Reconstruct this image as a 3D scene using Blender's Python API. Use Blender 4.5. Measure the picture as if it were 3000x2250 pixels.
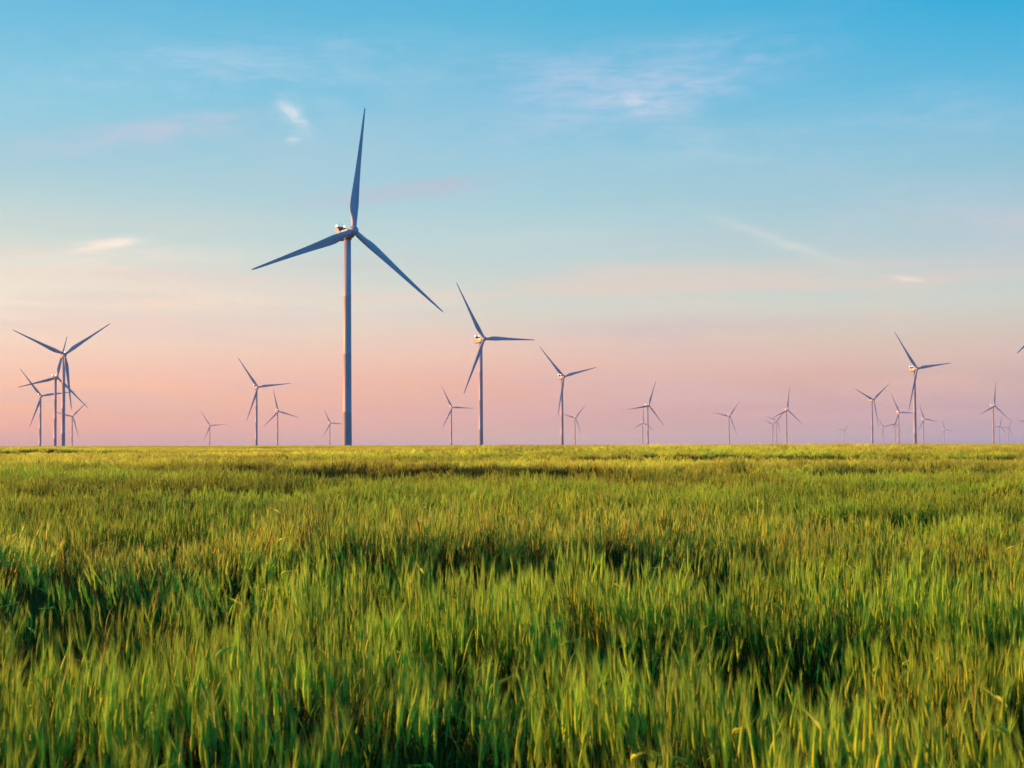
import bpy, math, random
import numpy as np
from mathutils import Matrix, Vector

for o in list(bpy.data.objects):
    bpy.data.objects.remove(o)
SC = bpy.context.scene
COL = SC.collection
R = math.radians

# ------------------------------------------------------------------ camera
FPX = 4583.0                      # focal length in pixels of a 3000 px wide frame (55 mm on 36 mm)
EYE = 1.8
PITCH = math.atan(170.0 / FPX)
ROLL = R(0.134)
fw = Vector((0, math.cos(PITCH), math.sin(PITCH)))
up0 = Vector((0, -math.sin(PITCH), math.cos(PITCH)))
rt0 = Vector((1, 0, 0))
rt = math.cos(ROLL) * rt0 - math.sin(ROLL) * up0
up = math.cos(ROLL) * up0 + math.sin(ROLL) * rt0
cd = bpy.data.cameras.new('camera')
cam = bpy.data.objects.new('camera', cd)
COL.objects.link(cam)
cd.sensor_width = 36.0
cd.lens = 55.0
cd.clip_start = 0.1
cd.clip_end = 60000
cd.dof.use_dof = True
cd.dof.focus_distance = 70.0
cd.dof.aperture_fstop = 10.0
M = Matrix((rt, up, -fw)).transposed().to_4x4()
M.translation = Vector((0, 0, EYE))
cam.matrix_world = M
SC.camera = cam

# ------------------------------------------------------------------ sun and exposure
SUN_AZ, SUN_EL = R(-82.0), R(11.0)     # azimuth from the viewing direction, clockwise
SUN_DIR = Vector((math.sin(SUN_AZ) * math.cos(SUN_EL), math.cos(SUN_AZ) * math.cos(SUN_EL), math.sin(SUN_EL)))
sd = bpy.data.lights.new('sun', 'SUN')
sd.energy = 5.0
sd.angle = R(0.55)
sd.color = (1.0, 0.25, 0.06)
sun = bpy.data.objects.new('sun', sd)
COL.objects.link(sun)
sun.rotation_euler = (-SUN_DIR).to_track_quat('-Z', 'Y').to_euler()
sun.location = (-60, 20, 40)

SC.view_settings.view_transform = 'Standard'
SC.view_settings.look = 'None'
SC.view_settings.exposure = 1.85
SC.view_settings.gamma = 1.0
SC.view_settings.use_curve_mapping = False
SC.render.engine = 'CYCLES'
SC.cycles.use_denoising = True
SC.cycles.max_bounces = 5
SC.cycles.diffuse_bounces = 3
SC.cycles.glossy_bounces = 1
SC.cycles.transmission_bounces = 3
SC.cycles.volume_bounces = 0
SC.cycles.sample_clamp_indirect = 4.0
SC.render.film_transparent = False


def srgb(r, g, b):
    f = lambda c: (c / 255) / 12.92 if c / 255 <= 0.04045 else ((c / 255 + 0.055) / 1.055) ** 2.4
    return (f(r), f(g), f(b), 1.0)


# ------------------------------------------------------------------ sky
world = bpy.data.worlds.new('World')
SC.world = world
world.use_nodes = True
NT = world.node_tree
NT.nodes.clear()


def N(kind, **kw):
    n = NT.nodes.new(kind)
    for k, v in kw.items():
        setattr(n, k, v)
    return n


def L(a, b):
    NT.links.new(a, b)


def mth(op, a, b=None, c=None, clamp=False):
    n = N('ShaderNodeMath', operation=op, use_clamp=clamp)
    for i, v in enumerate((a, b, c)):
        if v is None:
            continue
        if isinstance(v, (int, float)):
            n.inputs[i].default_value = v
        else:
            L(v, n.inputs[i])
    return n.outputs[0]


def smooth(v, a, b, lo=0.0, hi=1.0):
    n = N('ShaderNodeMapRange', interpolation_type='SMOOTHSTEP')
    L(v, n.inputs[0])
    for i, x in enumerate((a, b, lo, hi)):
        n.inputs[1 + i].default_value = x
    return n.outputs[0]


def linmap(v, a, b, lo=0.0, hi=1.0):
    n = N('ShaderNodeMapRange', interpolation_type='LINEAR')
    L(v, n.inputs[0])
    for i, x in enumerate((a, b, lo, hi)):
        n.inputs[1 + i].default_value = x
    return n.outputs[0]


def mix(f, a, b):
    n = N('ShaderNodeMix', data_type='RGBA')
    L(f, n.inputs[0])
    for i, v in ((6, a), (7, b)):
        if isinstance(v, tuple):
            n.inputs[i].default_value = v
        else:
            L(v, n.inputs[i])
    return n.outputs[2]


tc = N('ShaderNodeTexCoord')
sep = N('ShaderNodeSeparateXYZ')
L(tc.outputs['Generated'], sep.inputs[0])
DEG = 180 / math.pi
AZ = mth('MULTIPLY', mth('ARCTAN2', sep.outputs[0], sep.outputs[1]), DEG)
EL = mth('MULTIPLY', mth('ARCSINE', mth('MINIMUM', mth('MAXIMUM', sep.outputs[2], -1.0), 1.0)), DEG)
# elevation -> ramp coordinate: 0..20 degrees fill 0..0.8, 20..90 the rest
ELR = mth('ADD', linmap(EL, 0, 20, 0, 0.8), linmap(EL, 20, 90, 0, 0.2))


def column(stops):
    n = N('ShaderNodeValToRGB')
    n.color_ramp.interpolation = 'B_SPLINE' if len(stops) > 32 else 'LINEAR'
    els = n.color_ramp.elements
    for i, (e, c) in enumerate(stops):
        p = e / 20 * 0.8 if e <= 20 else 0.8 + (e - 20) / 70 * 0.2
        el = els[i] if i < 2 else els.new(p)
        el.position = p
        el.color = srgb(*c)
    L(ELR, n.inputs[0])
    return n.outputs[0]


ZEN = [(20, (34, 158, 214)), (35, (0, 136, 200)), (90, (0, 112, 182))]
# sky colour by photograph row (y) at its edges and middle; rows become elevations
ROWS = [1300, 1285, 1240, 1200, 1120, 1050, 900, 700, 500, 300, 30]
SKY_L = [(214, 160, 153), (223, 165, 151), (255, 178, 140), (255, 187, 141), (255, 196, 157), (241, 203, 179), (239, 224, 202), (194, 209, 203), (155, 196, 208), (127, 192, 213), (94, 177, 211)]
SKY_C = [(195, 169, 167), (205, 174, 162), (218, 168, 154), (223, 171, 157), (229, 175, 155), (227, 188, 170), (204, 207, 195), (169, 203, 206), (147, 194, 209), (112, 183, 211), (76, 173, 207)]
SKY_R = [(134, 139, 176), (156, 158, 175), (166, 152, 166), (180, 156, 165), (195, 165, 158), (207, 179, 163), (193, 202, 192), (165, 192, 200), (133, 186, 204), (87, 176, 210), (0, 162, 208)]


def skycol(cols):
    st = []
    for y, c in zip(ROWS, cols):
        st.append((max(0.0, math.degrees(math.atan((1295 - y) / FPX))), c))
    return column(st + ZEN)


COL_L, COL_C, COL_R = skycol(SKY_L), skycol(SKY_C), skycol(SKY_R)
COL_S = column([(0, (255, 182, 132)), (2, (255, 190, 142)), (5, (250, 206, 172)), (9, (222, 214, 204)), (14, (160, 204, 220)), (20, (84, 176, 218)), (35, (0, 138, 200)), (90, (0, 112, 182))])
COL_B = column([(0, (30, 155, 232)), (3, (16, 160, 238)), (6, (4, 163, 240)), (12, (0, 164, 238)), (20, (0, 157, 230)), (35, (0, 138, 210)), (90, (0, 112, 182))])

base = mix(linmap(AZ, -18, 0), COL_L, COL_C)
base = mix(linmap(AZ, 0, 18), base, COL_R)
base = mix(smooth(AZ, 19, 70), base, COL_B)
base = mix(smooth(AZ, -20, -75), base, COL_S)
base = mix(smooth(AZ, -95, -165), base, COL_B)

# soft irregularity of the high veil, everywhere in the sky
dirmap = N('ShaderNodeMapping')
dirmap.inputs['Scale'].default_value = (2.2, 2.2, 11.0)
L(tc.outputs['Generated'], dirmap.inputs[0])
nz = N('ShaderNodeTexNoise')
nz.inputs['Scale'].default_value = 2.0
nz.inputs['Detail'].default_value = 5.0
nz.inputs['Distortion'].default_value = 0.4
L(dirmap.outputs[0], nz.inputs[0])
veil = smooth(nz.outputs[0], 0.5, 0.75)
base = mix(mth('MULTIPLY', veil, smooth(EL, 30, 3, 0.0, 0.12)), base, srgb(214, 200, 206))
# uneven evening haze low over the horizon: warmer and greyer layers
lwm = N('ShaderNodeMapping')
lwm.inputs['Scale'].default_value = (2.6, 2.6, 30.0)
lwm.inputs['Location'].default_value = (4.0, 1.0, 2.0)
L(tc.outputs['Generated'], lwm.inputs[0])
lw = N('ShaderNodeTexNoise')
lw.inputs['Scale'].default_value = 1.6
lw.inputs['Detail'].default_value = 4.0
lw.inputs['Distortion'].default_value = 0.3
L(lwm.outputs[0], lw.inputs[0])
lowband = mth('MULTIPLY', smooth(EL, 0.3, 1.5), smooth(EL, 9.0, 5.0))
base = mix(mth('MULTIPLY', mth('MULTIPLY', smooth(lw.outputs[0], 0.5, 0.68), lowband), 0.32), base, srgb(246, 196, 170))
base = mix(mth('MULTIPLY', mth('MULTIPLY', smooth(lw.outputs[0], 0.48, 0.32), lowband), 0.32), base, srgb(206, 184, 188))
# fine streaks used to break up the clouds
stm = N('ShaderNodeMapping')
stm.inputs['Scale'].default_value = (9.0, 9.0, 46.0)
stm.inputs['Rotation'].default_value = (0.0, R(7), 0.0)
L(tc.outputs['Generated'], stm.inputs[0])
sn = N('ShaderNodeTexNoise')
sn.inputs['Scale'].default_value = 3.0
sn.inputs['Detail'].default_value = 6.0
sn.inputs['Roughness'].default_value = 0.6
sn.inputs['Distortion'].default_value = 0.6
L(stm.outputs[0], sn.inputs[0])
STREAK = sn.outputs[0]


def dirdeg(px, py):
    d = fw + rt * ((px - 1500) / FPX) - up * ((py - 1125) / FPX)
    d.normalize()
    return math.degrees(math.atan2(d.x, d.y)), math.degrees(math.asin(d.z))


def cloud(base, p0, p1, width, color, strength, n0=0.35, n1=0.7, warp=0.8):
    """A cirrus wisp along the line between two directions, broken up by the streak noise."""
    a0, e0 = dirdeg(*p0)
    a1, e1 = dirdeg(*p1)
    w = width / FPX * DEG
    cx, cy = (a0 + a1) / 2, (e0 + e1) / 2
    ln = math.hypot(a1 - a0, e1 - e0)
    ux, uy = (a1 - a0) / ln, (e1 - e0) / ln
    da = mth('SUBTRACT', AZ, cx)
    de = mth('SUBTRACT', EL, cy)
    s = mth('ADD', mth('MULTIPLY', da, ux), mth('MULTIPLY', de, uy))
    t = mth('ADD', mth('MULTIPLY', da, -uy), mth('MULTIPLY', de, ux))
    t = mth('ADD', t, mth('MULTIPLY', mth('SUBTRACT', nz.outputs[0], 0.5), 3.0 * w * warp))
    rr = mth('ADD', mth('POWER', mth('ABSOLUTE', mth('DIVIDE', s, ln / 2)), 2.0), mth('POWER', mth('ABSOLUTE', mth('DIVIDE', t, w)), 2.0))
    g = mth('EXPONENT', mth('MULTIPLY', rr, -1.1))
    # fibres drawn out along the wisp
    co = N('ShaderNodeCombineXYZ')
    L(mth('MULTIPLY', s, 0.55), co.inputs[0])
    L(mth('MULTIPLY', t, 2.1), co.inputs[1])
    co.inputs[2].default_value = a0 * 3.7
    fn = N('ShaderNodeTexNoise')
    fn.inputs['Scale'].default_value = 1.3 / max(w, 0.18) ** 0.5
    fn.inputs['Detail'].default_value = 7.0
    fn.inputs['Roughness'].default_value = 0.62
    fn.inputs['Distortion'].default_value = 0.9
    L(co.outputs[0], fn.inputs[0])
    v = mth('MULTIPLY', g, mth('ADD', mth('MULTIPLY', fn.outputs[0], 1.6), -0.05))
    v = mth('MULTIPLY', v, smooth(STREAK, n0, n1, 0.6, 1.15))
    m = mth('MULTIPLY', smooth(v, 0.04, 1.05), strength * 0.7, clamp=True)
    return mix(m, base, srgb(*color))


CLOUDS = [
    ((1150, 360), (2500, 90), 150, (194, 202, 226), 0.45, 0.3, 0.7, 0.9),
    ((1400, 300), (2380, 190), 80, (206, 206, 226), 0.3, 0.35, 0.65, 0.8),
    ((1250, 150), (2150, 240), 60, (196, 200, 226), 0.35, 0.35, 0.65, 0.8),
    ((1720, 310), (2080, 275), 40, (226, 216, 226), 0.42, 0.3, 0.6, 0.6),
    ((1815, 298), (1915, 289), 18, (246, 230, 232), 0.62, 0.3, 0.6, 0.6),
    ((1860, 330), (2140, 430), 70, (205, 206, 222), 0.45, 0.3, 0.7, 0.8),
    ((790, 280), (940, 400), 42, (226, 224, 230), 0.4, 0.35, 0.6, 0.9),
    ((815, 298), (915, 375), 18, (248, 240, 236), 0.65, 0.35, 0.6, 0.8),
    ((830, 408), (880, 402), 13, (240, 232, 230), 0.55, 0.3, 0.6, 0.8),
    ((900, 300), (1050, 330), 40, (190, 208, 224), 0.3, 0.3, 0.6, 0.8),
    ((-150, 460), (820, 325), 48, (176, 192, 210), 0.95, 0.3, 0.6, 0.7),
    ((250, 395), (800, 345), 34, (184, 190, 207), 0.55, 0.3, 0.6, 0.7),
    ((800, 610), (1620, 495), 32, (178, 184, 202), 0.95, 0.25, 0.6, 0.6),
    ((1050, 570), (1450, 525), 20, (180, 180, 198), 0.6, 0.25, 0.6, 0.5),
    ((150, 735), (450, 700), 24, (255, 230, 212), 0.85, 0.3, 0.55, 0.6),
    ((280, 718), (410, 705), 13, (255, 236, 220), 0.75, 0.2, 0.5, 0.4),
    ((-200, 790), (820, 740), 60, (248, 224, 206), 0.55, 0.3, 0.7, 0.9),
    ((-200, 800), (300, 790), 14, (226, 198, 184), 0.4, 0.3, 0.7, 0.6),
    ((-100, 810), (1000, 850), 44, (240, 208, 190), 0.6, 0.3, 0.65, 0.9),
    ((420, 830), (1300, 870), 48, (222, 200, 194), 0.55, 0.3, 0.65, 0.9),
    ((200, 895), (880, 885), 24, (255, 214, 186), 0.6, 0.3, 0.6, 0.8),
    ((840, 910), (1400, 850), 36, (220, 204, 200), 0.45, 0.3, 0.65, 0.8),
    ((-100, 980), (700, 960), 40, (255, 208, 180), 0.35, 0.3, 0.65, 0.9),
    ((1980, 605), (2580, 800), 24, (212, 215, 206), 0.5, 0.3, 0.6, 0.5),
    ((2200, 680), (2500, 775), 12, (226, 220, 208), 0.35, 0.3, 0.6, 0.4),
    ((2590, 806), (2720, 824), 9, (238, 226, 210), 0.75, 0.2, 0.5, 0.3),
    ((1450, 990), (2480, 935), 46, (202, 182, 186), 0.85, 0.3, 0.65, 0.8),
    ((1650, 970), (2800, 920), 26, (200, 182, 186), 0.4, 0.3, 0.65, 0.7),
    ((2620, 610), (3250, 655), 64, (198, 194, 208), 0.6, 0.3, 0.65, 0.8),
    ((2350, 560), (3100, 540), 60, (172, 196, 216), 0.4, 0.3, 0.65, 0.8),
    ((920, 1195), (1360, 1205), 20, (238, 160, 156), 0.45, 0.3, 0.6, 0.7),
    ((200, 1105), (950, 1120), 26, (248, 184, 166), 0.4, 0.3, 0.65, 0.8),
    ((-200, 250), (1500, 120), 110, (182, 204, 224), 0.4, 0.35, 0.65, 0.9),
    ((300, 180), (1250, 230), 50, (190, 206, 224), 0.3, 0.35, 0.65, 0.9),
    ((2100, 420), (3200, 300), 110, (168, 196, 222), 0.45, 0.35, 0.65, 0.9),
    ((1500, 480), (2400, 430), 70, (176, 202, 220), 0.35, 0.35, 0.65, 0.9),
    ((1100, 700), (2100, 640), 60, (200, 212, 212), 0.35, 0.35, 0.65, 0.9),
    ((1900, 1150), (3100, 1120), 40, (206, 170, 172), 0.35, 0.3, 0.65, 0.8),
]
for c in CLOUDS:
    base = cloud(base, *c)

# the physical sky (no disc) underlies the twilight colours
sky = N('ShaderNodeTexSky', sky_type='NISHITA')
sky.sun_disc = False
sky.sun_elevation = SUN_EL
sky.sun_rotation = SUN_AZ % (2 * math.pi)
sky.air_density = 1.0
sky.dust_density = 1.0
sky.ozone_density = 2.0
bg1 = N('ShaderNodeBackground')
L(base, bg1.inputs[0])
bg1.inputs[1].default_value = 0.318
bg2 = N('ShaderNodeBackground')
L(sky.outputs[0], bg2.inputs[0])
bg2.inputs[1].default_value = 0.05
ms = N('ShaderNodeMixShader')
ms.inputs[0].default_value = 0.03
L(bg1.outputs[0], ms.inputs[1])
L(bg2.outputs[0], ms.inputs[2])
wo = N('ShaderNodeOutputWorld')
L(ms.outputs[0], wo.inputs[0])
world.cycles.sampling_method = 'MANUAL'
world.cycles.sample_map_resolution = 512

# ------------------------------------------------------------------ helpers


def tag(o, label=None, cat=None, group=None, kind=None):
    if label:
        o['label'] = label
    if cat:
        o['category'] = cat
    if group:
        o['group'] = group
    if kind:
        o['kind'] = kind


def mesh_obj(name, verts, faces, mat, parent=None, smooth_shade=True, link=True):
    me = bpy.data.meshes.new(name)
    me.from_pydata([tuple(v) for v in verts], [], faces)
    me.update()
    if smooth_shade:
        me.polygons.foreach_set('use_smooth', [True] * len(me.polygons))
    if mat:
        me.materials.append(mat)
    o = bpy.data.objects.new(name, me)
    if link:
        COL.objects.link(o)
    if parent:
        o.parent = parent
    return o


def material(name):
    m = bpy.data.materials.new(name)
    m.use_nodes = True
    nt = m.node_tree
    return m, nt, nt.nodes['Principled BSDF'], nt.nodes['Material Output']


def vhash(ix, iy, seed):
    h = (ix.astype(np.int64) * 374761393 + iy.astype(np.int64) * 668265263 + seed * 974634777) & 0x7fffffff
    h = ((h ^ (h >> 13)) * 1274126177) & 0x7fffffff
    h = (h ^ (h >> 16)) & 0xffffff
    return h / float(0xffffff)


def vnoise(x, y, seed=0):
    x = np.asarray(x, float)
    y = np.asarray(y, float)
    ix, iy = np.floor(x), np.floor(y)
    fx, fy = x - ix, y - iy
    fx = fx * fx * fx * (fx * (fx * 6 - 15) + 10)
    fy = fy * fy * fy * (fy * (fy * 6 - 15) + 10)
    a, b = vhash(ix, iy, seed), vhash(ix + 1, iy, seed)
    c, d = vhash(ix, iy + 1, seed), vhash(ix + 1, iy + 1, seed)
    return (a * (1 - fx) + b * fx) * (1 - fy) + (c * (1 - fx) + d * fx) * fy - 0.5


def sstep(x, a, b):
    t = np.clip((np.asarray(x, float) - a) / (b - a), 0, 1)
    return t * t * (3 - 2 * t)


# ------------------------------------------------------------------ terrain
HUB = 104.0       # hub height above the foot
OVER = 5.0        # hub centre ahead of the tower axis
TILT = R(5.0)
CREST = 430.0

# hub centre (x, y, z), yaw of the rotor axis, rotor phase
TURBINES = {
    'I': (-69.0, 679.6, 94.2, 37.6, 7.8), 'J': (-24.1, 1360.3, 91.7, 38.9, 89.1), 'K': (70.8, 2127.8, 90.6, 32.7, 75.7),
    'A': (-447.5, 1563.7, 90.5, 27.8, 54.4), 'B': (-584.1, 2007.6, 86.4, 40.2, 15.0), 'C': (-769.0, 2555.2, 78.9, 33.3, 82.0),
    'D': (-1154.7, 4111.0, 71.5, 29.2, 44.8), 'E': (-1020.6, 5291.2, 59.8, 29.4, 86.4), 'F': (-387.1, 2383.3, 86.5, 36.3, 83.3),
    'G': (-562.7, 3767.0, 77.2, 31.2, 106.8), 'H': (-597.0, 5143.2, 65.3, 32.8, 93.8), 'L': (-135.4, 3545.4, 80.3, 30.2, 91.8),
    'M': (201.4, 4948.4, 77.7, 32.7, 43.0), 'N': (289.4, 3305.8, 78.1, 30.3, 20.9), 'O': (482.5, 5755.9, 72.6, 29.1, 3.4),
    'P': (627.7, 4508.7, 74.6, 28.9, 39.8), 'Q': (1178.6, 7069.2, 78.4, 22.5, 53.0), 'R': (1037.1, 6122.6, 84.4, 21.3, 46.5),
    'S': (664.7, 3771.6, 77.6, 31.9, 9.2), 'T': (1894.3, 8913.7, 64.0, 27.1, 40.3), 'U': (717.1, 3101.1, 83.7, 31.4, 53.2),
    'V': (1761.4, 7418.6, 70.0, 25.8, 83.4), 'W': (1516.6, 6185.9, 70.5, 28.2, 22.2), 'X': (1028.5, 4150.7, 78.0, 25.0, 92.6),
    'Y': (493.6, 1903.6, 90.1, 29.5, 82.0), 'Z': (1340.9, 5089.7, 73.5, 28.3, 99.1), 'AA': (2078.9, 7517.6, 57.1, 31.2, 99.4),
    'BB': (1081.7, 3505.6, 80.8, 29.7, 7.9), 'CC': (2097.9, 6728.6, 66.6, 28.0, 19.3), 'DD': (2405.9, 7577.3, 65.2, 31.2, 32.9),
    'EE': (387.2, 1108.2, 91.8, 31.0, 117.8), 'FF': (2056.9, 6259.7, 76.4, 31.0, 39.5),
}
FEET = []
for k, (hx, hy, hz, yaw, ph) in TURBINES.items():
    y = R(yaw)
    FEET.append((hx - OVER * math.sin(y), hy + OVER * math.cos(y), hz - OVER * math.sin(TILT) - HUB))
FEET = np.array(FEET)


def far_ground(x, y):
    """Ground beyond the crest, through the foot of every turbine."""
    x = np.asarray(x, float)
    y = np.asarray(y, float)
    los = lambda yy: EYE - 0.0025 * yy
    num = np.zeros_like(x)
    den = np.zeros_like(x)
    for fx, fy, fz in FEET:
        d2 = ((x - fx) ** 2 + (y - fy) ** 2) / 200.0 ** 2 + 1e-6
        w = 1 / d2 ** 1.5
        num += w * (fz - los(fy))
        den += w
    return num / den + los(np.maximum(y, 300))


def ripple(x, y):
    """Long low waves of the crop running across the field, wider apart further out."""
    x = np.asarray(x, float)
    y = np.asarray(y, float)
    n1 = vnoise(x / 11.0 + 1.2, y / 7.0, 81)
    n2 = vnoise(x / 30.0 + 6.2, y / 20.0, 82)
    a = np.sin(2 * math.pi * (y + 0.10 * x + 3.5 * n1) / 4.6) * sstep(y, 5, 8) * (1 - sstep(y, 17, 24)) * 0.8
    b = np.sin(2 * math.pi * (y - 0.06 * x + 6.0 * n1) / 8.5 + 1.0) * sstep(y, 16, 22) * (1 - sstep(y, 46, 60))
    c = np.sin(2 * math.pi * (y + 0.03 * x + 16.0 * n2) / 19.0) * sstep(y, 42, 60) * (1 - sstep(y, 150, 230)) * 1.5
    return (a + b + c) * (0.55 + 0.9 * (vnoise(x / 9.0 + 3.3, y / 6.0, 83) + 0.5))


def undulation(x, y):
    x = np.asarray(x, float)
    y = np.asarray(y, float)
    fade = 1 - sstep(y, 120, 330)
    near = 1 - sstep(y, 25, 60)
    u = 0.18 * vnoise(x / 7.0 + 3.1, y / 2.6 + x / 16.0, 5) * (0.35 + 0.65 * near)
    u += 0.36 * vnoise(x / 14.0 + 9.3, y / 5.2, 11) * (0.5 + 0.5 * near)
    u += 0.55 * vnoise(x / 34.0 + 1.7, y / 15.0, 21) * sstep(y, 14, 40)
    u += 0.75 * vnoise(x / 70.0 + 5.7, y / 38.0, 31) * sstep(y, 50, 110)
    # the ridge of sunlit ears crossing the middle of the field, and the hollow before it
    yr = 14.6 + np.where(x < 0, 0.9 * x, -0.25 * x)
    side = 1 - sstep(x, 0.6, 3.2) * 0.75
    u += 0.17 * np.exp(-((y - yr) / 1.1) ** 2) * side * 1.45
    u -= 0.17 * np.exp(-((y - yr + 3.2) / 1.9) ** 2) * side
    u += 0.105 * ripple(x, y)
    # hollows that read as dark strips further out
    for cx, cy, sx, sy, am in ((14.5, 76, 10, 4.5, .30), (-6, 82, 8, 3.5, .22), (-2, 50, 9, 2.6, .20), (-6.5, 31, 3.6, 1.4, .20), (-4.5, 22.5, 4.2, 1.3, .20),
                               (8.5, 33, 4, 1.6, .14), (-16, 66, 6, 3, .2), (4.5, 20.5, 1.6, 1.1, .16)):
        u -= 1.7 * am * np.exp(-((x - cx) / sx) ** 2 - ((y - cy) / sy) ** 2)
        u += 0.8 * am * np.exp(-((x - cx) / sx) ** 2 - ((y - cy - 1.9 * sy) / sy) ** 2)
    return u * fade


def ground_z(x, y):
    x = np.asarray(x, float)
    y = np.asarray(y, float)
    near = undulation(x, y)
    t = sstep(y, CREST, 640.0)
    fall = -np.maximum(y - CREST, 0) ** 2 * 6e-5
    near = near + np.where(y < 640, fall, -2.65)
    return near * (1 - t) + far_ground(x, y) * t


ys = np.concatenate([np.arange(-30, 2, 4.0), np.arange(2, 40, 0.5), np.arange(40, 130, 1.5), np.arange(130, 440, 6.0), np.arange(440, 800, 12.0),
                     np.arange(800, 3000, 60.0), np.arange(3000, 10600, 150.0)])
ts = np.linspace(-1, 1, 161)
gx = []
gy = []
for yy in ys:
    half = 26 + 0.62 * max(yy, 0)
    gx.append(ts * half)
    gy.append(np.full_like(ts, yy))
gx = np.array(gx)
gy = np.array(gy)
gz = ground_z(gx, gy)
nv = np.stack([gx, gy, gz], -1).reshape(-1, 3)
nc = len(ts)
fc = [(r * nc + c, r * nc + c + 1, (r + 1) * nc + c + 1, (r + 1) * nc + c) for r in range(len(ys) - 1) for c in range(nc - 1)]
gm, nt, bs, out = material('field_soil')
n1 = nt.nodes.new('ShaderNodeTexNoise')
n1.inputs['Scale'].default_value = 0.6
n1.inputs['Detail'].default_value = 8
geo = nt.nodes.new('ShaderNodeNewGeometry')
nt.links.new(geo.outputs['Position'], n1.inputs[0])
rp = nt.nodes.new('ShaderNodeValToRGB')
rp.color_ramp.elements[0].position = 0.3
rp.color_ramp.elements[0].color = (0.016, 0.024, 0.008, 1)
rp.color_ramp.elements[1].position = 0.75
rp.color_ramp.elements[1].color = (0.04, 0.042, 0.014, 1)
nt.links.new(n1.outputs[0], rp.inputs[0])
nt.links.new(rp.outputs[0], bs.inputs['Base Color'])
bs.inputs['Roughness'].default_value = 0.95
bs.inputs['Specular IOR Level'].default_value = 0.1
ground = mesh_obj('ground', nv, fc, gm)
tag(ground, 'dark soil of the level field under the barley', kind='structure')

# ------------------------------------------------------------------ haze
SIG = 6.5e-5
hz0, hz1 = float(gz.min()) - 2.0, 190.0
hx, hy0, hy1 = 7200.0, -400.0, 11200.0
hv = [(-hx, hy0, hz0), (hx, hy0, hz0), (hx, hy1, hz0), (-hx, hy1, hz0), (-hx, hy0, hz1), (hx, hy0, hz1), (hx, hy1, hz1), (-hx, hy1, hz1)]
hf = [(0, 3, 2, 1), (4, 5, 6, 7), (0, 1, 5, 4), (1, 2, 6, 5), (2, 3, 7, 6), (3, 0, 4, 7)]
hm, nt, bs, out = material('evening_haze')
nt.nodes.remove(bs)
pv = nt.nodes.new('ShaderNodeVolumePrincipled')
pv.inputs['Color'].default_value = (0.42, 0.75, 1.0, 1)
pv.inputs['Density'].default_value = SIG
pv.inputs['Anisotropy'].default_value = 0.0
nt.links.new(pv.outputs[0], out.inputs['Volume'])
haze = mesh_obj('haze', hv, hf, hm, smooth_shade=False)
tag(haze, 'thin evening haze lying over the whole plain', 'haze', kind='stuff')

# ------------------------------------------------------------------ wind turbines
pm, nt, bs, out = material('turbine_paint')
bs.inputs['Roughness'].default_value = 0.42
bs.inputs['Specular IOR Level'].default_value = 0.35
tcn = nt.nodes.new('ShaderNodeTexCoord')
mp = nt.nodes.new('ShaderNodeMapping')
mp.inputs['Scale'].default_value = (0.5, 0.5, 0.07)
nt.links.new(tcn.outputs['Object'], mp.inputs[0])
n1 = nt.nodes.new('ShaderNodeTexNoise')
n1.inputs['Scale'].default_value = 1.0
n1.inputs['Detail'].default_value = 6
nt.links.new(mp.outputs[0], n1.inputs[0])
rp = nt.nodes.new('ShaderNodeValToRGB')
rp.color_ramp.elements[0].position = 0.3
rp.color_ramp.elements[0].color = (0.165, 0.305, 0.36, 1)
rp.color_ramp.elements[1].position = 0.62
rp.color_ramp.elements[1].color = (0.205, 0.36, 0.415, 1)
nt.links.new(n1.outputs[0], rp.inputs[0])
nt.links.new(rp.outputs[0], bs.inputs['Base Color'])
PAINT = pm

dm, nt, bs, out = material('radiator_metal')
bs.inputs['Base Color'].default_value = (0.018, 0.017, 0.022, 1)
bs.inputs['Roughness'].default_value = 0.55
DARK = dm
lm, nt, bs, out = material('beacon_glass')
bs.inputs['Base Color'].default_value = (0.9, 0.9, 0.85, 1)
bs.inputs['Emission Color'].default_value = (1.0, 0.95, 0.82, 1)
bs.inputs['Emission Strength'].default_value = 4.0
BEACON = lm


def lathe(prof, n=32, axis='z'):
    v, f = [], []
    for (r, h) in prof:
        for i in range(n):
            a = 2 * math.pi * i / n
            x, y = r * math.cos(a), r * math.sin(a)
            v.append((x, y, h) if axis == 'z' else (x, -h, y))
    m = len(prof)
    for j in range(m - 1):
        for i in range(n):
            q = (j * n + i, j * n + (i + 1) % n, (j + 1) * n + (i + 1) % n, (j + 1) * n + i)
            f.append(q if axis == 'z' else q[::-1] if False else q)
    f.append(tuple(range(n))[::-1])
    f.append(tuple((m - 1) * n + i for i in range(n)))
    return v, f


def prism_x(poly, x0, x1):
    """Side outline (forward s, height z) extruded across x."""
    n = len(poly)
    v = [(x0, -s, z) for s, z in poly] + [(x1, -s, z) for s, z in poly]
    f = [tuple(range(n)), tuple(range(2 * n - 1, n - 1, -1))]
    for i in range(n):
        j = (i + 1) % n
        f.append((i, i + n, j + n, j))
    return v, f


def fix_normals(o, bevel=0.0, seg=2):
    import bmesh
    bm = bmesh.new()
    bm.from_mesh(o.data)
    if bevel:
        es = [e for e in bm.edges if len(e.link_faces) == 2 and e.calc_face_angle(0) > 0.5]
        bmesh.ops.bevel(bm, geom=es, offset=bevel, segments=seg, affect='EDGES', profile=0.5, clamp_overlap=True)
    bmesh.ops.recalc_face_normals(bm, faces=bm.faces)
    bm.to_mesh(o.data)
    bm.free()


def interp(x, xs, ys_):
    return float(np.interp(x, xs, ys_))


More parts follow.
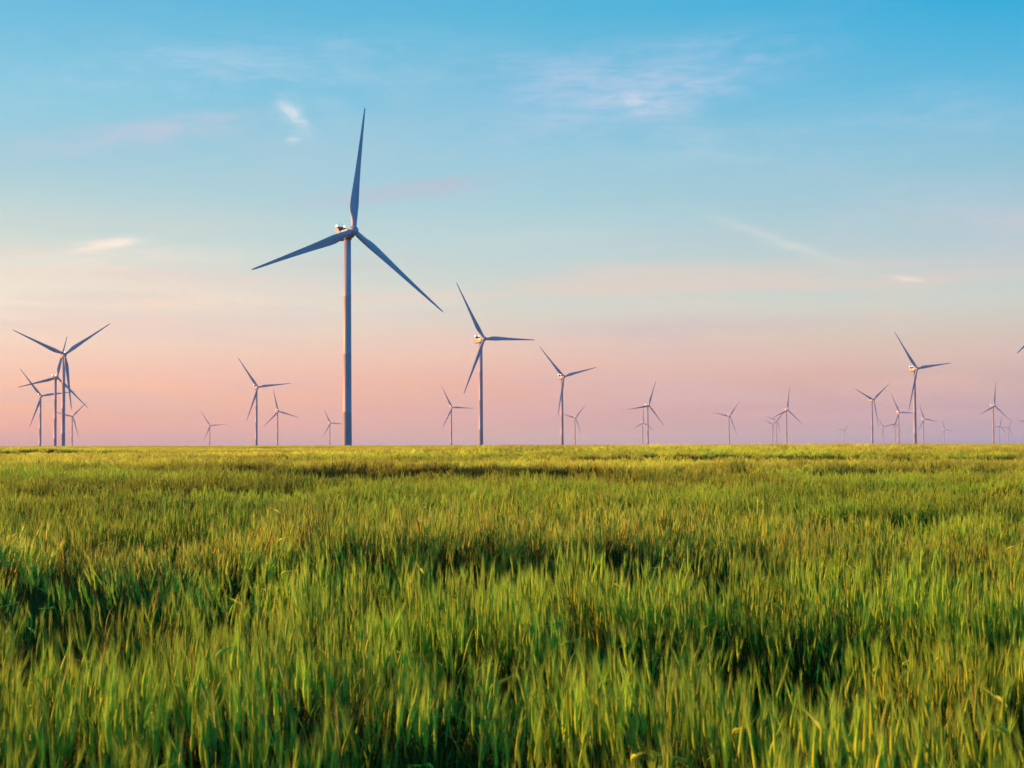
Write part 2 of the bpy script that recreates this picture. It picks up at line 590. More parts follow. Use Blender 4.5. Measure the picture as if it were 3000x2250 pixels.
def build_turbine():
    root = bpy.data.objects.new('wind_turbine', None)
    COL.objects.link(root)
    root.empty_display_size = 5
    # tower: tapered steel tube in four sections with slightly raised flange seams
    H = HUB - 2.55
    prof = [(2.15, -4.0), (2.15, 0.0)]
    rad = lambda z: 2.02 + (1.52 - 2.02) * (z / H) ** 1.1
    for s in range(1, 5):
        z = H * s / 4
        if s < 4:
            prof += [(rad(z - .12), z - .12), (rad(z) + .025, z - .06), (rad(z) + .025, z + .06), (rad(z + .12), z + .12)]
        else:
            prof += [(rad(z), z)]
    prof.insert(1, (2.15, -0.3))
    v, f = lathe(prof, 48)
    mesh_obj('tower', v, f, PAINT, root)
    # nacelle body, forward is -Y; its origin is on the tower axis at rotor-shaft height
    nb = [(3.1, 1.25), (-1.6, 1.35), (-6.3, 1.25), (-7.5, 0.7), (-8.2, -0.5), (-8.05, -1.7), (-7.0, -2.35), (-2.0, -2.65), (2.0, -2.45), (3.1, -1.9)]
    v, f = prism_x(nb, -1.9, 1.9)
    nac = mesh_obj('nacelle', v, f, PAINT, root)
    fix_normals(nac, 0.38, 3)
    nac.location = (0, 0, HUB)
    nac.rotation_euler = (-TILT, 0, 0)
    # bed-plate collar between nacelle and tower
    v, f = lathe([(1.75, -3.1), (1.75, -2.3)], 32)
    o = mesh_obj('yaw_collar', v, f, DARK, nac)
    fix_normals(o)
    # the two side fins of the cooler
    fin = [(-1.9, -0.25), (-2.25, 0.35), (-5.2, 3.75), (-7.35, 3.6), (-7.15, 2.6), (-6.15, 0.9), (-6.5, -0.3)]
    for x0, x1 in ((-2.2, -1.93), (1.93, 2.2)):
        v, f = prism_x(fin, x0, x1)
        o = mesh_obj('cooler_fin', v, f, PAINT, nac)
        fix_normals(o, 0.05, 1)
    # radiator: frame, upright cooling bars and top beam, leaning back with the fins
    v, f = [], []

    def bar(x0, x1, s0, z0, s1, z1, th):
        b = len(v)
        for x in (x0, x1):
            v.extend([(x, -s0, z0), (x, -(s0 - th), z0), (x, -(s1 - th), z1), (x, -s1, z1)])
        f.extend([tuple(b + i for i in q) for q in ((0, 1, 2, 3), (7, 6, 5, 4), (0, 4, 5, 1), (1, 5, 6, 2), (2, 6, 7, 3), (3, 7, 4, 0))])
    nb_ = 9
    for i in range(nb_):
        x = -1.8 + 3.6 * i / (nb_ - 1)
        bar(x - 0.145, x + 0.145, -3.2, 1.28, -5.25, 3.5, 0.25)
    bar(-1.92, 1.92, -5.1, 3.4, -5.35, 3.72, 0.5)
    bar(-1.92, 1.92, -3.0, 1.2, -3.2, 1.5, 0.3)
    o = mesh_obj('radiator', v, f, DARK, nac, smooth_shade=False)
    fix_normals(o)
    # two aviation lights on the corners of the cooler and two thin wind sensors
    for x in (-1.95, 1.95):
        v, f = lathe([(0.16, -0.42), (0.16, -0.2), (0.2, -0.18), (0.27, -0.02), (0.26, 0.12), (0.17, 0.24), (0.05, 0.29)], 16)
        o = mesh_obj('aviation_light', v, f, BEACON, nac)
        fix_normals(o)
        o.location = (x, 5.6, 4.05)
    for x in (-0.55, 0.75):
        v, f = lathe([(0.05, -0.2), (0.04, 1.15), (0.16, 1.17), (0.16, 1.28), (0.02, 1.34)], 8)
        o = mesh_obj('wind_sensor', v, f, DARK, nac)
        fix_normals(o)
        o.location = (x, 5.5, 3.75)
    # hub with rounded nose
    v, f = lathe([(1.35, -1.9), (1.75, -1.7), (1.98, -1.0), (2.05, 0.0), (1.98, 0.7), (1.75, 1.4), (1.35, 1.95), (0.8, 2.3), (0.25, 2.45), (0.02, 2.47)], 40, 'y')
    hub = mesh_obj('hub', v, f, PAINT, root)
    fix_normals(hub)
    hub.location = (0, -OVER * math.cos(TILT), HUB + OVER * math.sin(TILT))
    hub.rotation_euler = (-TILT, 0, 0)
    # blade
    rs = [1.2, 2.2, 3.4, 5, 7, 9, 11.2, 14, 17, 21, 25, 29, 33, 37, 41, 45, 48.5, 51.5, 53.6, 55.0, 55.7, 56.0]
    ch = lambda r: interp(r, [1.2, 3.4, 5, 7, 9, 11.2, 14, 17, 21, 25, 29, 33, 37, 41, 45, 48.5, 51.5, 53.6, 55, 55.7, 56],
                          [2.35, 2.4, 2.65, 3.15, 3.7, 4.0, 3.85, 3.5, 3.05, 2.68, 2.36, 2.06, 1.78, 1.52, 1.28, 1.08, 0.9, 0.74, 0.56, 0.36, 0.1])
    tk = lambda r: interp(r, [1.2, 3.4, 6, 9, 12, 17, 25, 35, 56], [1.0, 1.0, 0.78, 0.52, 0.38, 0.29, 0.23, 0.19, 0.16])
    tw = lambda r: R(interp(r, [1.2, 8, 12, 20, 30, 42, 56], [16, 15, 12.5, 8, 4.5, 2, 0.5]))
    ax = lambda r: interp(r, [1.2, 3.4, 9, 20, 56], [0.5, 0.5, 0.36, 0.33, 0.36])      # pitch axis behind the leading edge
    n = 24
    v, f = [], []
    for r in rs:
        c, t, w, a = ch(r), tk(r), tw(r), ax(r)
        circ = 1 - sstep(r, 3.0, 9.0)
        for i in range(n):
            th = 2 * math.pi * i / n
            xc = 0.5 * (1 - math.cos(th))                         # 0 leading, 1 trailing
            yt = 5 * t * (0.2969 * math.sqrt(xc) - 0.1260 * xc - 0.3516 * xc ** 2 + 0.2843 * xc ** 3 - 0.1036 * xc ** 4)
            yf = yt * (1 if th < math.pi else -0.75)
            yc = 0.5 * math.sin(th)
            yy = (circ * yc + (1 - circ) * yf) * c
            xx = (a - xc) * c
            X = xx * math.cos(w) + yy * math.sin(w)
            Y = xx * math.sin(w) * -1 + yy * math.cos(w)
            v.append((X, Y - (0.014 * r + 1.35 * (r / 56) ** 2), r))
    for j in range(len(rs) - 1):
        for i in range(n):
            f.append((j * n + i, j * n + (i + 1) % n, (j + 1) * n + (i + 1) % n, (j + 1) * n + i))
    f.append(tuple(range(n))[::-1])
    f.append(tuple((len(rs) - 1) * n + i for i in range(n)))
    b0 = mesh_obj('blade', v, f, PAINT, root)
    fix_normals(b0)
    for k in (1, 2):
        b = b0.copy()
        COL.objects.link(b)
        b.parent = root
    return root


def set_rotor(root, phase):
    blades = [c for c in root.children if c.name.split('.')[0] == 'blade']
    hubloc = Vector((0, -OVER * math.cos(TILT), HUB + OVER * math.sin(TILT)))
    for k, b in enumerate(blades):
        b.matrix_basis = Matrix.Translation(hubloc) @ Matrix.Rotation(-TILT, 4, 'X') @ Matrix.Rotation(phase + k * 2 * math.pi / 3, 4, 'Y')


def copy_tree(o, parent=None):
    c = o.copy()
    COL.objects.link(c)
    if parent:
        c.parent = parent
    for ch in o.children:
        copy_tree(ch, c)
    return c


LABELS = {
    'I': 'by far the largest wind turbine, white tower lit pink down one edge, dark blue blades',
    'J': 'second largest wind turbine, one blade level, standing beside the far larger one',
    'K': 'white wind turbine with one blade hanging before its tower, a tiny turbine by its foot',
    'A': 'tallest wind turbine of the tight cluster of four, two blades raised in a wide V',
    'B': 'wind turbine in the cluster of four whose tower stands just beside the tallest one',
    'C': 'wind turbine outermost in the cluster of four, one blade level behind two towers',
    'D': 'smallest wind turbine of the cluster of four, just beyond the tallest tower',
    'E': 'small lone pale wind turbine halfway between the cluster of four and the next pair',
    'F': 'taller of two wind turbines between the cluster of four and the largest turbine',
    'G': 'shorter wind turbine of the pair next to the largest turbine, blades in a plain Y',
    'H': 'tiny wind turbine close beside the tower of the largest turbine, one blade tip behind it',
    'L': 'small wind turbine in front of the gap between the two largest turbines, one blade level',
    'M': 'tiny wind turbine by the foot of the turbine with a blade hanging before its tower',
    'N': 'taller wind turbine of the overlapping pair near mid horizon, one blade reaching steeply up',
    'O': 'tiny wind turbine half hidden behind the taller tower of the overlapping pair',
    'P': 'small wind turbine standing alone between the overlapping pair and the tight trio',
    'Q': 'shortest wind turbine of the tight trio, its tower outermost',
    'R': 'middle wind turbine of the tight trio, one blade crossing behind its taller neighbour',
    'S': 'tallest wind turbine of the tight trio, one blade pointing straight up',
    'T': 'tiniest lone wind turbine low on the horizon between the trio and the crowded row',
    'U': 'wind turbine with two blades raised in a V at the edge of the crowded row',
    'V': 'tiny wind turbine just past the blade of the V-shaped turbine in the crowded row',
    'W': 'tiny wind turbine beside the slender tower in the middle of the crowded row',
    'X': 'mid-sized wind turbine whose level blade tip passes behind the tallest tower of the crowded row',
    'Y': 'tallest wind turbine of the crowded row, pink nacelle and one blade hanging over its tower',
    'Z': 'small wind turbine standing just past the tallest tower of the crowded row',
    'AA': 'tiny pale wind turbine standing alone past the end of the crowded row',
    'BB': 'tallest of three wind turbines at the frame edge, one blade pointing straight up',
    'CC': 'tiny wind turbine nearer the tall tower of the three at the frame edge',
    'DD': 'tiny wind turbine of the three at the frame edge, standing farther from the tall tower',
    'EE': 'wind turbine cut off by the frame, only a large blade tip high above the field',
    'FF': 'wind turbine cut off by the frame, only a small blade tip low above the field',
}
proto = build_turbine()
for k, (hx_, hy_, hz_, yaw, ph) in TURBINES.items():
    t = proto if k == 'I' else copy_tree(proto)
    yw = R(yaw)
    t.location = (hx_ - OVER * math.cos(TILT) * math.sin(yw), hy_ + OVER * math.cos(TILT) * math.cos(yw), hz_ - OVER * math.sin(TILT) - HUB)
    t.rotation_euler = (0, 0, yw)
    tag(t, LABELS[k], 'wind turbine', 'wind turbines spread along the horizon')
    set_rotor(t, R(ph))

# ------------------------------------------------------------------ barley
bm_, nt, bs, out = material('barley')
at = nt.nodes.new('ShaderNodeAttribute')
at.attribute_name = 'tint'
oi = nt.nodes.new('ShaderNodeObjectInfo')
geo = nt.nodes.new('ShaderNodeNewGeometry')
pmap = nt.nodes.new('ShaderNodeMapping')
pmap.inputs['Scale'].default_value = (0.16, 0.4, 0.0)
nt.links.new(geo.outputs['Position'], pmap.inputs[0])
pn = nt.nodes.new('ShaderNodeTexNoise')
pn.inputs['Scale'].default_value = 1.0
pn.inputs['Detail'].default_value = 4
nt.links.new(pmap.outputs[0], pn.inputs[0])
hsv = nt.nodes.new('ShaderNodeHueSaturation')


def mr(src, a, b, lo, hi):
    n = nt.nodes.new('ShaderNodeMapRange')
    nt.links.new(src, n.inputs[0])
    for i, x in enumerate((a, b, lo, hi)):
        n.inputs[1 + i].default_value = x
    return n.outputs[0]


nt.links.new(mr(pn.outputs[0], 0.3, 0.7, 0.515, 0.482), hsv.inputs['Hue'])
pmap2 = nt.nodes.new('ShaderNodeMapping')
pmap2.inputs['Scale'].default_value = (0.045, 0.16, 0.0)
nt.links.new(geo.outputs['Position'], pmap2.inputs[0])
pn2 = nt.nodes.new('ShaderNodeTexNoise')
pn2.inputs['Scale'].default_value = 1.0
pn2.inputs['Detail'].default_value = 3
nt.links.new(pmap2.outputs[0], pn2.inputs[0])
vm = nt.nodes.new('ShaderNodeMath')
vm.operation = 'MULTIPLY'
nt.links.new(mr(oi.outputs['Random'], 0, 1, 0.75, 1.25), vm.inputs[0])
nt.links.new(mr(pn2.outputs[0], 0.35, 0.65, 0.72, 1.25), vm.inputs[1])
nt.links.new(vm.outputs[0], hsv.inputs['Value'])
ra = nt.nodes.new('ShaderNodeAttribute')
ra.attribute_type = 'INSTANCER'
ra.attribute_name = 'ripe_sun_tint'
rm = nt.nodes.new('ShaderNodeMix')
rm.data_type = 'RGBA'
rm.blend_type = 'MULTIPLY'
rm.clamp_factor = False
rm.inputs[7].default_value = (1.72, 1.18, 1.8, 1)  # pale gold, also stands for painted sunlight
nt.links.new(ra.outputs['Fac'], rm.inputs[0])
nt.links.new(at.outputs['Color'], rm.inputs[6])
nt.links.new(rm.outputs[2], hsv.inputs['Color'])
nt.links.new(hsv.outputs[0], bs.inputs['Base Color'])
bs.inputs['Roughness'].default_value = 0.55
bs.inputs['Specular IOR Level'].default_value = 0.25
tr = nt.nodes.new('ShaderNodeBsdfTranslucent')
nt.links.new(hsv.outputs[0], tr.inputs[0])
mx = nt.nodes.new('ShaderNodeMixShader')
mx.inputs[0].default_value = 0.42
nt.links.new(bs.outputs[0], mx.inputs[1])
nt.links.new(tr.outputs[0], mx.inputs[2])
nt.links.new(mx.outputs[0], out.inputs['Surface'])
BARLEY = bm_

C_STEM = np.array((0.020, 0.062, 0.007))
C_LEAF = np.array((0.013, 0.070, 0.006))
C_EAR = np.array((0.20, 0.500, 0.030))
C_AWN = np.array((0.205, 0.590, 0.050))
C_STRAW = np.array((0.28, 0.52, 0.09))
C_PURPLE = np.array((0.15, 0.085, 0.045))


class Geo:
    def __init__(self):
        self.v, self.f, self.c = [], [], []

    def ribbon(self, pts, widths, side, cols):
        b = len(self.v)
        for p, w, c in zip(pts, widths, cols):
            self.v += [p - side * w / 2, p + side * w / 2]
            self.c += [c, c]
        for i in range(len(pts) - 1):
            a = b + 2 * i
            self.f.append((a, a + 1, a + 3, a + 2))

    def tri(self, p, q, w, side, c0, c1):
        b = len(self.v)
        self.v += [p - side * w / 2, p + side * w / 2, q]
        self.c += [c0, c0, c1]
        self.f.append((b, b + 1, b + 2))

    def tube(self, pts, rad, n, cols):
        b = len(self.v)
        for k, (p, r, c) in enumerate(zip(pts, rad, cols)):
            d = pts[min(k + 1, len(pts) - 1)] - pts[max(k - 1, 0)]
            d = d / (np.linalg.norm(d) + 1e-9)
            u = np.cross(d, (0.31, 0.95, 0.05))
            u /= np.linalg.norm(u)
            w = np.cross(d, u)
            for i in range(n):
                a = 2 * math.pi * i / n
                self.v.append(p + r * (math.cos(a) * u + math.sin(a) * w * 0.8))
                self.c.append(c)
        for k in range(len(pts) - 1):
            for i in range(n):
                self.f.append((b + k * n + i, b + k * n + (i + 1) % n, b + (k + 1) * n + (i + 1) % n, b + (k + 1) * n + i))

    def build(self, name):
        me = bpy.data.meshes.new(name)
        me.from_pydata(self.v, [], self.f)
        a = me.color_attributes.new('tint', 'FLOAT_COLOR', 'POINT')
        c = np.ones((len(self.v), 4), np.float32)
        c[:, :3] = np.array(self.c)
        a.data.foreach_set('color', c.ravel())
        me.polygons.foreach_set('use_smooth', [True] * len(me.polygons))
        me.materials.append(BARLEY)
        return bpy.data.objects.new(name, me)


def unit(v):
    return v / (np.linalg.norm(v) + 1e-9)


def rdir(rng):
    a = rng.uniform(0, 2 * math.pi)
    return np.array((math.cos(a), math.sin(a), 0.0))


def plant_near(g, rng, x, y, dh=0.0, bunch=0.0):
    h = rng.normal(0.69, 0.045) + dh
    lean = rdir(rng) * abs(rng.normal(0, 0.05)) + np.array((-0.03, 0.0, 0)) + bunch
    k = rng.uniform(0.8, 1.2)
    warm = rng.uniform(0, 1)
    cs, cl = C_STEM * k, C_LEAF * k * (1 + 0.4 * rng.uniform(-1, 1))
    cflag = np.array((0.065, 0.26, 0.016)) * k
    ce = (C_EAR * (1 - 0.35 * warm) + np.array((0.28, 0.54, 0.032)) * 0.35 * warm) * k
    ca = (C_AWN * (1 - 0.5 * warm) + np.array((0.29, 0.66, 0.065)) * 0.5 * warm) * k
    if rng.random() < 0.02:
        cs, ce, ca = C_STRAW, C_STRAW, C_STRAW
    p0 = np.array((x, y, 0.0))
    P = lambda t: p0 + np.array((0, 0, h * t)) + lean * h * t * t
    pts = [P(t) for t in (0.0, 0.4, 0.75, 1.0)]
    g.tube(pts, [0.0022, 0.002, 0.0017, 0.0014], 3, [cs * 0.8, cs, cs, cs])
    for li in range(rng.integers(2, 4)):
        flag = rng.random() < 0.2
        t = rng.uniform(0.78, 0.95) if flag else rng.uniform(0.3, 0.75)
        cc = cflag if flag else cl
        d = rdir(rng)
        ln = rng.uniform(0.12, 0.22)
        side = np.cross(d, (0, 0, 1.0))
        a0 = rng.uniform(1.15, 1.5)
        dr = rng.uniform(0.1, 1.1) if rng.random() < .75 else rng.uniform(1.0, 2.2)
        q = P(t)
        pp = [q]
        for s in range(4):
            a = a0 - dr * (s / 3.0) ** 1.4
            q = q + (d * math.cos(a) + np.array((0, 0, math.sin(a)))) * ln / 4
            pp.append(q)
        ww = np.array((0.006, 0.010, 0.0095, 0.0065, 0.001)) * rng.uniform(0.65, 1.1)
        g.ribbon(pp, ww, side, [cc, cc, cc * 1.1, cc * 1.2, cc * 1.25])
    # ear
    nod = abs(rng.normal(0.12, 0.16))
    if rng.random() < 0.025:
        nod = rng.uniform(0.7, 1.9)
        ce = np.array((0.40, 0.85, 0.09)) * rng.uniform(.6, .95)
    nd = unit(lean + rdir(rng) * 0.12 + np.array((-0.06, 0, 0)))
    nd[2] = 0
    q = pts[-1]
    el = rng.uniform(0.065, 0.095)
    ep, er = [], []
    nseg = 5
    ang = nod * 0.4
    for s in range(nseg + 1):
        ep.append(q)
        er.append((0.002, 0.0062, 0.0072, 0.0066, 0.005, 0.0018)[s])
        ang += nod * 0.6 / nseg
        dd = nd * math.sin(ang) + np.array((0, 0, math.cos(ang)))
        q = q + dd * el / nseg
    g.tube(ep, er, 5, [ce * 0.9, ce, ce * 1.05, ce, ce, ce])
    # awns fan out from the whole length of the ear
    axis = unit(ep[-1] - ep[1])
    purple = rng.random() < 0.12
    for i in range(22):
        s = rng.uniform(0.3, nseg)
        i0 = min(int(s), nseg - 1)
        b = ep[i0] + (ep[i0 + 1] - ep[i0]) * (s - i0)
        o = rdir(rng)
        o = unit(o - axis * np.dot(o, axis))
        sp = abs(rng.normal(0.09, 0.06))
        ln = rng.uniform(0.075, 0.125)
        tip = b + unit(axis + o * sp) * ln + np.array((-0.006, 0, 0))
        side = unit(np.cross(axis, o) + 1e-4)
        side = unit(side + np.array((rng.normal(0, .5), rng.normal(0, .3), 0)))
        c1 = C_PURPLE if purple and rng.random() < .25 else ca * rng.uniform(0.9, 1.2)
        g.tri(b, tip, 0.0020, side, ca * 0.9, c1)


def plant_mid(g, rng, x, y, w=1.0, na=5, dh=0.0, ripe_sun_tint=1.0):
    h = rng.normal(0.69, 0.045) + dh
    k = rng.uniform(0.8, 1.2)
    warm = rng.uniform(0, 1)
    lean = rdir(rng) * abs(rng.normal(0, 0.06)) + np.array((-0.03, 0, 0))
    p0 = np.array((x, y, 0.0))
    P = lambda t: p0 + np.array((0, 0, h * t)) + lean * h * t * t
    s1 = rdir(rng)
    cl = C_LEAF * k * 1.15
    g.ribbon([P(0.1), P(0.6), P(0.98)], [0.014 * w, 0.022 * w, 0.007 * w], s1, [cl, cl, C_STEM * k])
    ce = (C_EAR * (1 - .35 * warm) + np.array((0.28, 0.54, 0.032)) * .35 * warm) * k
    ca = (C_AWN * (1 - .5 * warm) + np.array((0.29, 0.66, 0.065)) * .5 * warm) * k
    ce = ce * np.array((ripe_sun_tint, 1, 1))  # red raised in the farther tufts, painting sun onto their tips
    ca = ca * np.array((ripe_sun_tint, 1, 1))
    ax = unit(np.array((0, 0, 1.0)) + lean * 2 + rdir(rng) * abs(rng.normal(0, .18)))
    e0 = P(0.98)
    e1 = e0 + ax * 0.085
    g.ribbon([e0, (e0 + e1) / 2, e1], [0.005 * w, 0.011 * w, 0.005 * w], rdir(rng), [ce, ce, ce])
    for i in range(na):
        o = rdir(rng)
        b = e0 + ax * rng.uniform(0.02, 0.08)
        tip = b + unit(ax + o * abs(rng.normal(.14, .07))) * rng.uniform(.10, .15)
        g.tri(b, tip, 0.0062 * w, rdir(rng), ca, ca * 1.1)


def plant_leafy(g, rng, x, y, w=1.0, nl=5):
    """A plant without ears, put in to darken gaps and bands: upright dark leaf blades only."""
    h = rng.normal(0.58, 0.06)
    k = rng.uniform(0.75, 1.25)
    p0 = np.array((x, y, 0.0))
    for _ in range(nl):
        d = rdir(rng)
        a = rng.uniform(0.02, 0.28)
        top = p0 + np.array((0, 0, h * rng.uniform(0.75, 1.12))) + d * h * a
        mid = p0 + (top - p0) * 0.55 - d * h * a * 0.25
        c = (C_LEAF * 1.2 if rng.random() < .75 else np.array((0.05, 0.20, 0.013))) * k
        g.ribbon([p0, mid, top], [0.006 * w, 0.010 * w, 0.0015 * w], rdir(rng), [c, c, c * 1.1])


TEMPL = bpy.data.collections.new('barley_templates')
rng = np.random.default_rng(7)
tid = 0
NEAR_S, MID_S, FAR_S = 0.30, 0.7, 2.0
NEAR_N, MID_N, FAR_N = 14, 8, 6
for i in range(NEAR_N):
    g = Geo()
    for _ in range(12):
        cx_, cy_ = rng.uniform(-.5, .5, 2) * NEAR_S * 1.2
        dh = rng.normal(0, 0.075)
        ln_ = rdir(rng) * abs(rng.normal(0, 0.055))
        for _t in range(rng.integers(1, 5)):
            plant_near(g, rng, cx_ + rng.normal(0, .02), cy_ + rng.normal(0, .02), dh, ln_)
    for _ in range(14):
        plant_leafy(g, rng, rng.uniform(-.5, .5) * NEAR_S * 1.15, rng.uniform(-.5, .5) * NEAR_S * 1.15, 1.0, 3)
    TEMPL.objects.link(g.build('barley_tuft_%02d' % tid))
    tid += 1
for i in range(MID_N):
    g = Geo()
    for _ in range(34):
        cx_, cy_ = rng.uniform(-.5, .5, 2) * MID_S * 1.2
        dh = rng.normal(0, 0.085)
        for _t in range(rng.integers(2, 7)):
            plant_mid(g, rng, cx_ + rng.normal(0, .025), cy_ + rng.normal(0, .025), 1.0, 7, dh, 1.08)
    TEMPL.objects.link(g.build('barley_tuft_%02d' % tid))
    tid += 1
for i in range(FAR_N):
    g = Geo()
    for _ in range(420):
        plant_mid(g, rng, rng.uniform(-.5, .5) * FAR_S * 1.2, rng.uniform(-.5, .5) * FAR_S * 1.2, 2.6, 5, rng.normal(0, .04), 1.12)
    TEMPL.objects.link(g.build('barley_tuft_%02d' % tid))
    tid += 1


L_NEAR, L_MID, L_FAR = tid, tid + 5, tid + 9
for cnt, num, size, w in ((5, 64, NEAR_S, 1.1), (4, 200, MID_S, 1.6), (3, 520, FAR_S, 3.2)):
    for i in range(cnt):
        g = Geo()
        for _ in range(num):
            plant_leafy(g, rng, rng.uniform(-.5, .5) * size * 1.15, rng.uniform(-.5, .5) * size * 1.15, w, 4)
        TEMPL.objects.link(g.build('barley_tuft_%02d' % tid))
        tid += 1


def scatter(y0, y1, step, t0, tn, margin, jit=0.35):
    """Jittered grid over the visible wedge of the field, edges dithered so that the levels blend."""
    yy = np.arange(y0, y1, step)
    X, Y = [], []
    for y in yy:
        half = 0.40 * y + margin
        n = int(2 * half / step)
        X.append((np.arange(n) + rng.random()) * step - half)
        Y.append(np.full(n, y))
    X = np.concatenate(X)
    Y = np.concatenate(Y)
    X = X + rng.uniform(-jit, jit, len(X)) * step
    Y = Y + rng.uniform(-jit, jit, len(X)) * step
    return X, Y, rng.integers(t0, t0 + tn, len(X))


sets = []
X, Y, I = scatter(2.4, 58, NEAR_S, 0, NEAR_N, 4.0)
k = rng.random(len(X)) > sstep(Y, 46, 58)
sets.append((X[k], Y[k], I[k]))
X, Y, I = scatter(44, 215, MID_S, NEAR_N, MID_N, 6.0)
k = (rng.random(len(X)) < sstep(Y, 44, 56)) & (rng.random(len(X)) > sstep(Y, 185, 215))
sets.append((X[k], Y[k], I[k]))
X, Y, I = scatter(180, 500, FAR_S, NEAR_N + MID_N, FAR_N, 12.0)
k = rng.random(len(X)) < sstep(Y, 180, 210)
sets.append((X[k], Y[k], I[k]))
X = np.concatenate([s[0] for s in sets])
Y = np.concatenate([s[1] for s in sets])
I = np.concatenate([s[2] for s in sets]).astype(np.int32)
Z = ground_z(X, Y)
n = len(X)
fade = (1 - sstep(Y, 60, 200) * 0.75) * (1 - sstep(Y, 200, 330))
hs = 1.0 + (0.34 * vnoise(X / 1.3, Y / 0.8, 41) + 0.15 * vnoise(X / 0.5, Y / 0.45, 42)) * fade
ROT = np.zeros((n, 3), np.float32)
ROT[:, 0] = 0.11 * vnoise(X / 3.0, Y / 2.0, 51) + rng.normal(0, 0.03, n)
ROT[:, 1] = -0.04 + 0.14 * vnoise(X / 2.4, Y / 2.2, 52) + rng.normal(0, 0.03, n)
ROT[:, 2] = rng.uniform(0, 2 * math.pi, n)
yr_ = 14.6 + np.where(X < 0, 0.9 * X, -0.25 * X)
side_ = 1 - sstep(X, 0.6, 3.2) * 0.75
# shorter leafy patches without ears, added to darken the bands between crop waves
pm_ = 0.45 * sstep(vnoise(X / 5.5 + 7.7, Y / 1.6 + 0.08 * X, 61), 0.15, 0.2) * (1 - sstep(Y, 15, 24))
pm_ += sstep(vnoise(X / 17.0 + 2.2, Y / 3.8 + 0.02 * X, 62), 0.14, 0.18) * sstep(Y, 12, 20) * (1 - sstep(Y, 45, 70))
pm_ += sstep(vnoise(X / 38.0 + 4.4, Y / 10.0 + 0.01 * X, 63), 0.15, 0.18) * sstep(Y, 36, 55) * (1 - sstep(Y, 110, 150))
pm_ += sstep(vnoise(X / 80.0 + 1.4, Y / 28.0, 64), 0.2, 0.23) * sstep(Y, 100, 140) * (1 - sstep(Y, 250, 330))
for cx, cy, sx, sy in ((14.5, 78, 9.5, 7.0), (-6, 86, 8, 7.0), (-2, 52, 8, 4.0), (-6.5, 32, 3.6, 2.2), (-4.5, 23, 4.2, 1.6), (8.5, 34, 3.4, 2.2), (-16, 70, 6, 6), (4.5, 21, 1.6, 1.4),
                       (24, 70, 5, 5)):
    pm_ += 1.6 * np.exp(-((X - cx) / sx) ** 2 - ((Y - cy) / sy) ** 2) * (0.6 + 0.8 * (vnoise(X / (sx * .35), Y / (sy * .4), 65) + .5))
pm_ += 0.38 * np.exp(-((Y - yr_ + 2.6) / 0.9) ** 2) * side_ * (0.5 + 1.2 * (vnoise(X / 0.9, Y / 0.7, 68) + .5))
# thin places at arm's length scale in the nearest crop
pm_ += 0.75 * sstep(vnoise(X / 0.75 + 3.3, Y / 0.6, 66) + 0.6 * vnoise(X / 0.3, Y / 0.33, 67), 0.05, 0.34) * (1 - sstep(Y, 14, 30))
earless = rng.random(n) < np.clip(pm_ * 1.1 - 0.15, 0, 0.9)
lod = (I >= NEAR_N).astype(int) + (I >= NEAR_N + MID_N).astype(int)
I = np.where(earless, np.choose(lod, (L_NEAR + rng.integers(0, 5, n), L_MID + rng.integers(0, 4, n), L_FAR + rng.integers(0, 3, n))), I).astype(np.int32)
hs = hs * (1 - 0.2 * np.clip(pm_, 0, 1))
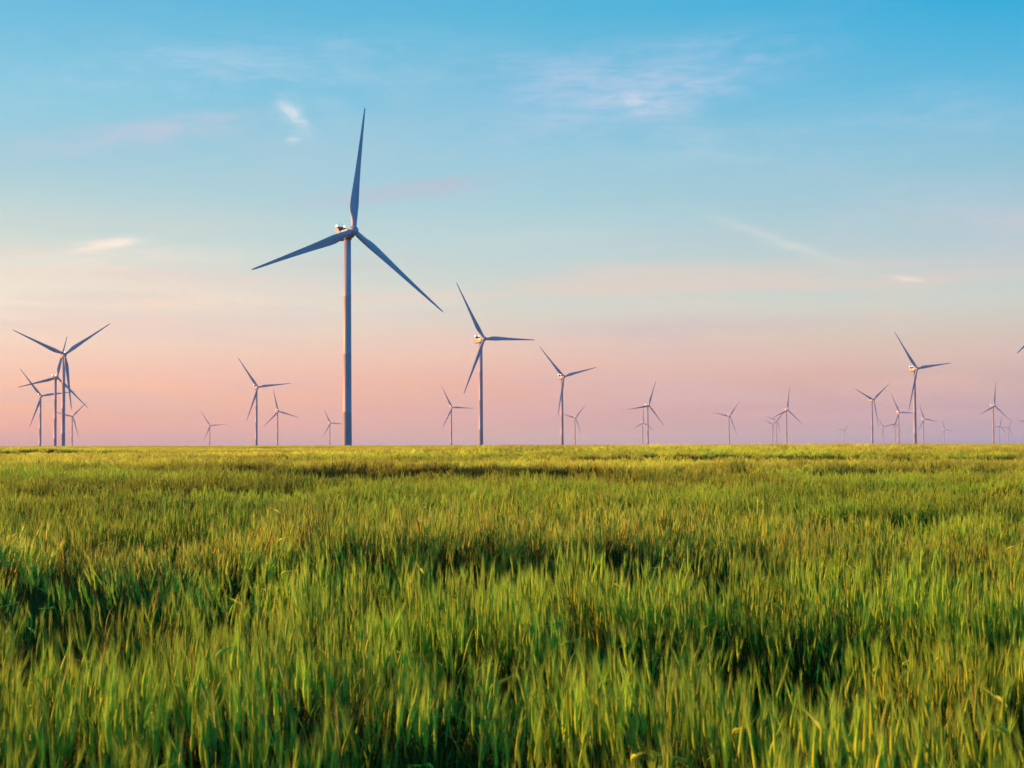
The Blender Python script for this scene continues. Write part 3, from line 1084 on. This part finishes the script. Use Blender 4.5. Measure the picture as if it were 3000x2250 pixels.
# pale gold tint: random ripeness, plus sunlit far tips, ridge and crests painted in
RIPE_SUN_TINT = 0.05 + 0.78 * sstep(Y, 9, 100) - 0.35 * sstep(Y, 200, 380) + 1.15 * np.exp(-((Y - yr_ - 0.5) / 1.3) ** 2) * side_
RIPE_SUN_TINT += 0.55 * vnoise(X / 26.0, Y / 6.5, 71) * (0.35 + 0.65 * sstep(Y, 8, 20)) * (1 - sstep(Y, 60, 90)) + 0.6 * vnoise(X / 60.0, Y / 22.0, 72) * sstep(Y, 30, 60)
RIPE_SUN_TINT += 0.24 * ripple(X, Y)
RIPE_SUN_TINT = np.clip(RIPE_SUN_TINT, 0.0, 1.3).astype(np.float32)
SCL = np.stack([np.ones(n), np.ones(n), hs], -1).astype(np.float32)
me = bpy.data.meshes.new('barley_crop')
me.from_pydata(np.stack([X, Y, Z - 0.01], -1).tolist(), [], [])
a = me.attributes.new('rot', 'FLOAT_VECTOR', 'POINT')
a.data.foreach_set('vector', ROT.ravel())
a = me.attributes.new('scl', 'FLOAT_VECTOR', 'POINT')
a.data.foreach_set('vector', SCL.ravel())
a = me.attributes.new('ripe_sun_tint', 'FLOAT', 'POINT')
a.data.foreach_set('value', RIPE_SUN_TINT)
a = me.attributes.new('idx', 'INT', 'POINT')
a.data.foreach_set('value', I)
crop = bpy.data.objects.new('barley_crop', me)
COL.objects.link(crop)
tag(crop, 'dense green barley crop with pale bristly ears covering the whole field', 'crop', kind='stuff')
ng = bpy.data.node_groups.new('barley_scatter', 'GeometryNodeTree')
ng.interface.new_socket('Geometry', in_out='INPUT', socket_type='NodeSocketGeometry')
ng.interface.new_socket('Geometry', in_out='OUTPUT', socket_type='NodeSocketGeometry')
gi = ng.nodes.new('NodeGroupInput')
go = ng.nodes.new('NodeGroupOutput')
ci = ng.nodes.new('GeometryNodeCollectionInfo')
ci.inputs['Collection'].default_value = TEMPL
ci.inputs['Separate Children'].default_value = True
ci.inputs['Reset Children'].default_value = True
ip = ng.nodes.new('GeometryNodeInstanceOnPoints')


def named(name, dt):
    nn = ng.nodes.new('GeometryNodeInputNamedAttribute')
    nn.data_type = dt
    nn.inputs['Name'].default_value = name
    return nn.outputs['Attribute']


ng.links.new(gi.outputs[0], ip.inputs['Points'])
ng.links.new(ci.outputs[0], ip.inputs['Instance'])
ip.inputs['Pick Instance'].default_value = True
ng.links.new(named('idx', 'INT'), ip.inputs['Instance Index'])
e2r = ng.nodes.new('FunctionNodeEulerToRotation')
ng.links.new(named('rot', 'FLOAT_VECTOR'), e2r.inputs[0])
ng.links.new(e2r.outputs[0], ip.inputs['Rotation'])
ng.links.new(named('scl', 'FLOAT_VECTOR'), ip.inputs['Scale'])
ng.links.new(ip.outputs[0], go.inputs[0])
md = crop.modifiers.new('scatter', 'NODES')
md.node_group = ng
print('barley instances', n)
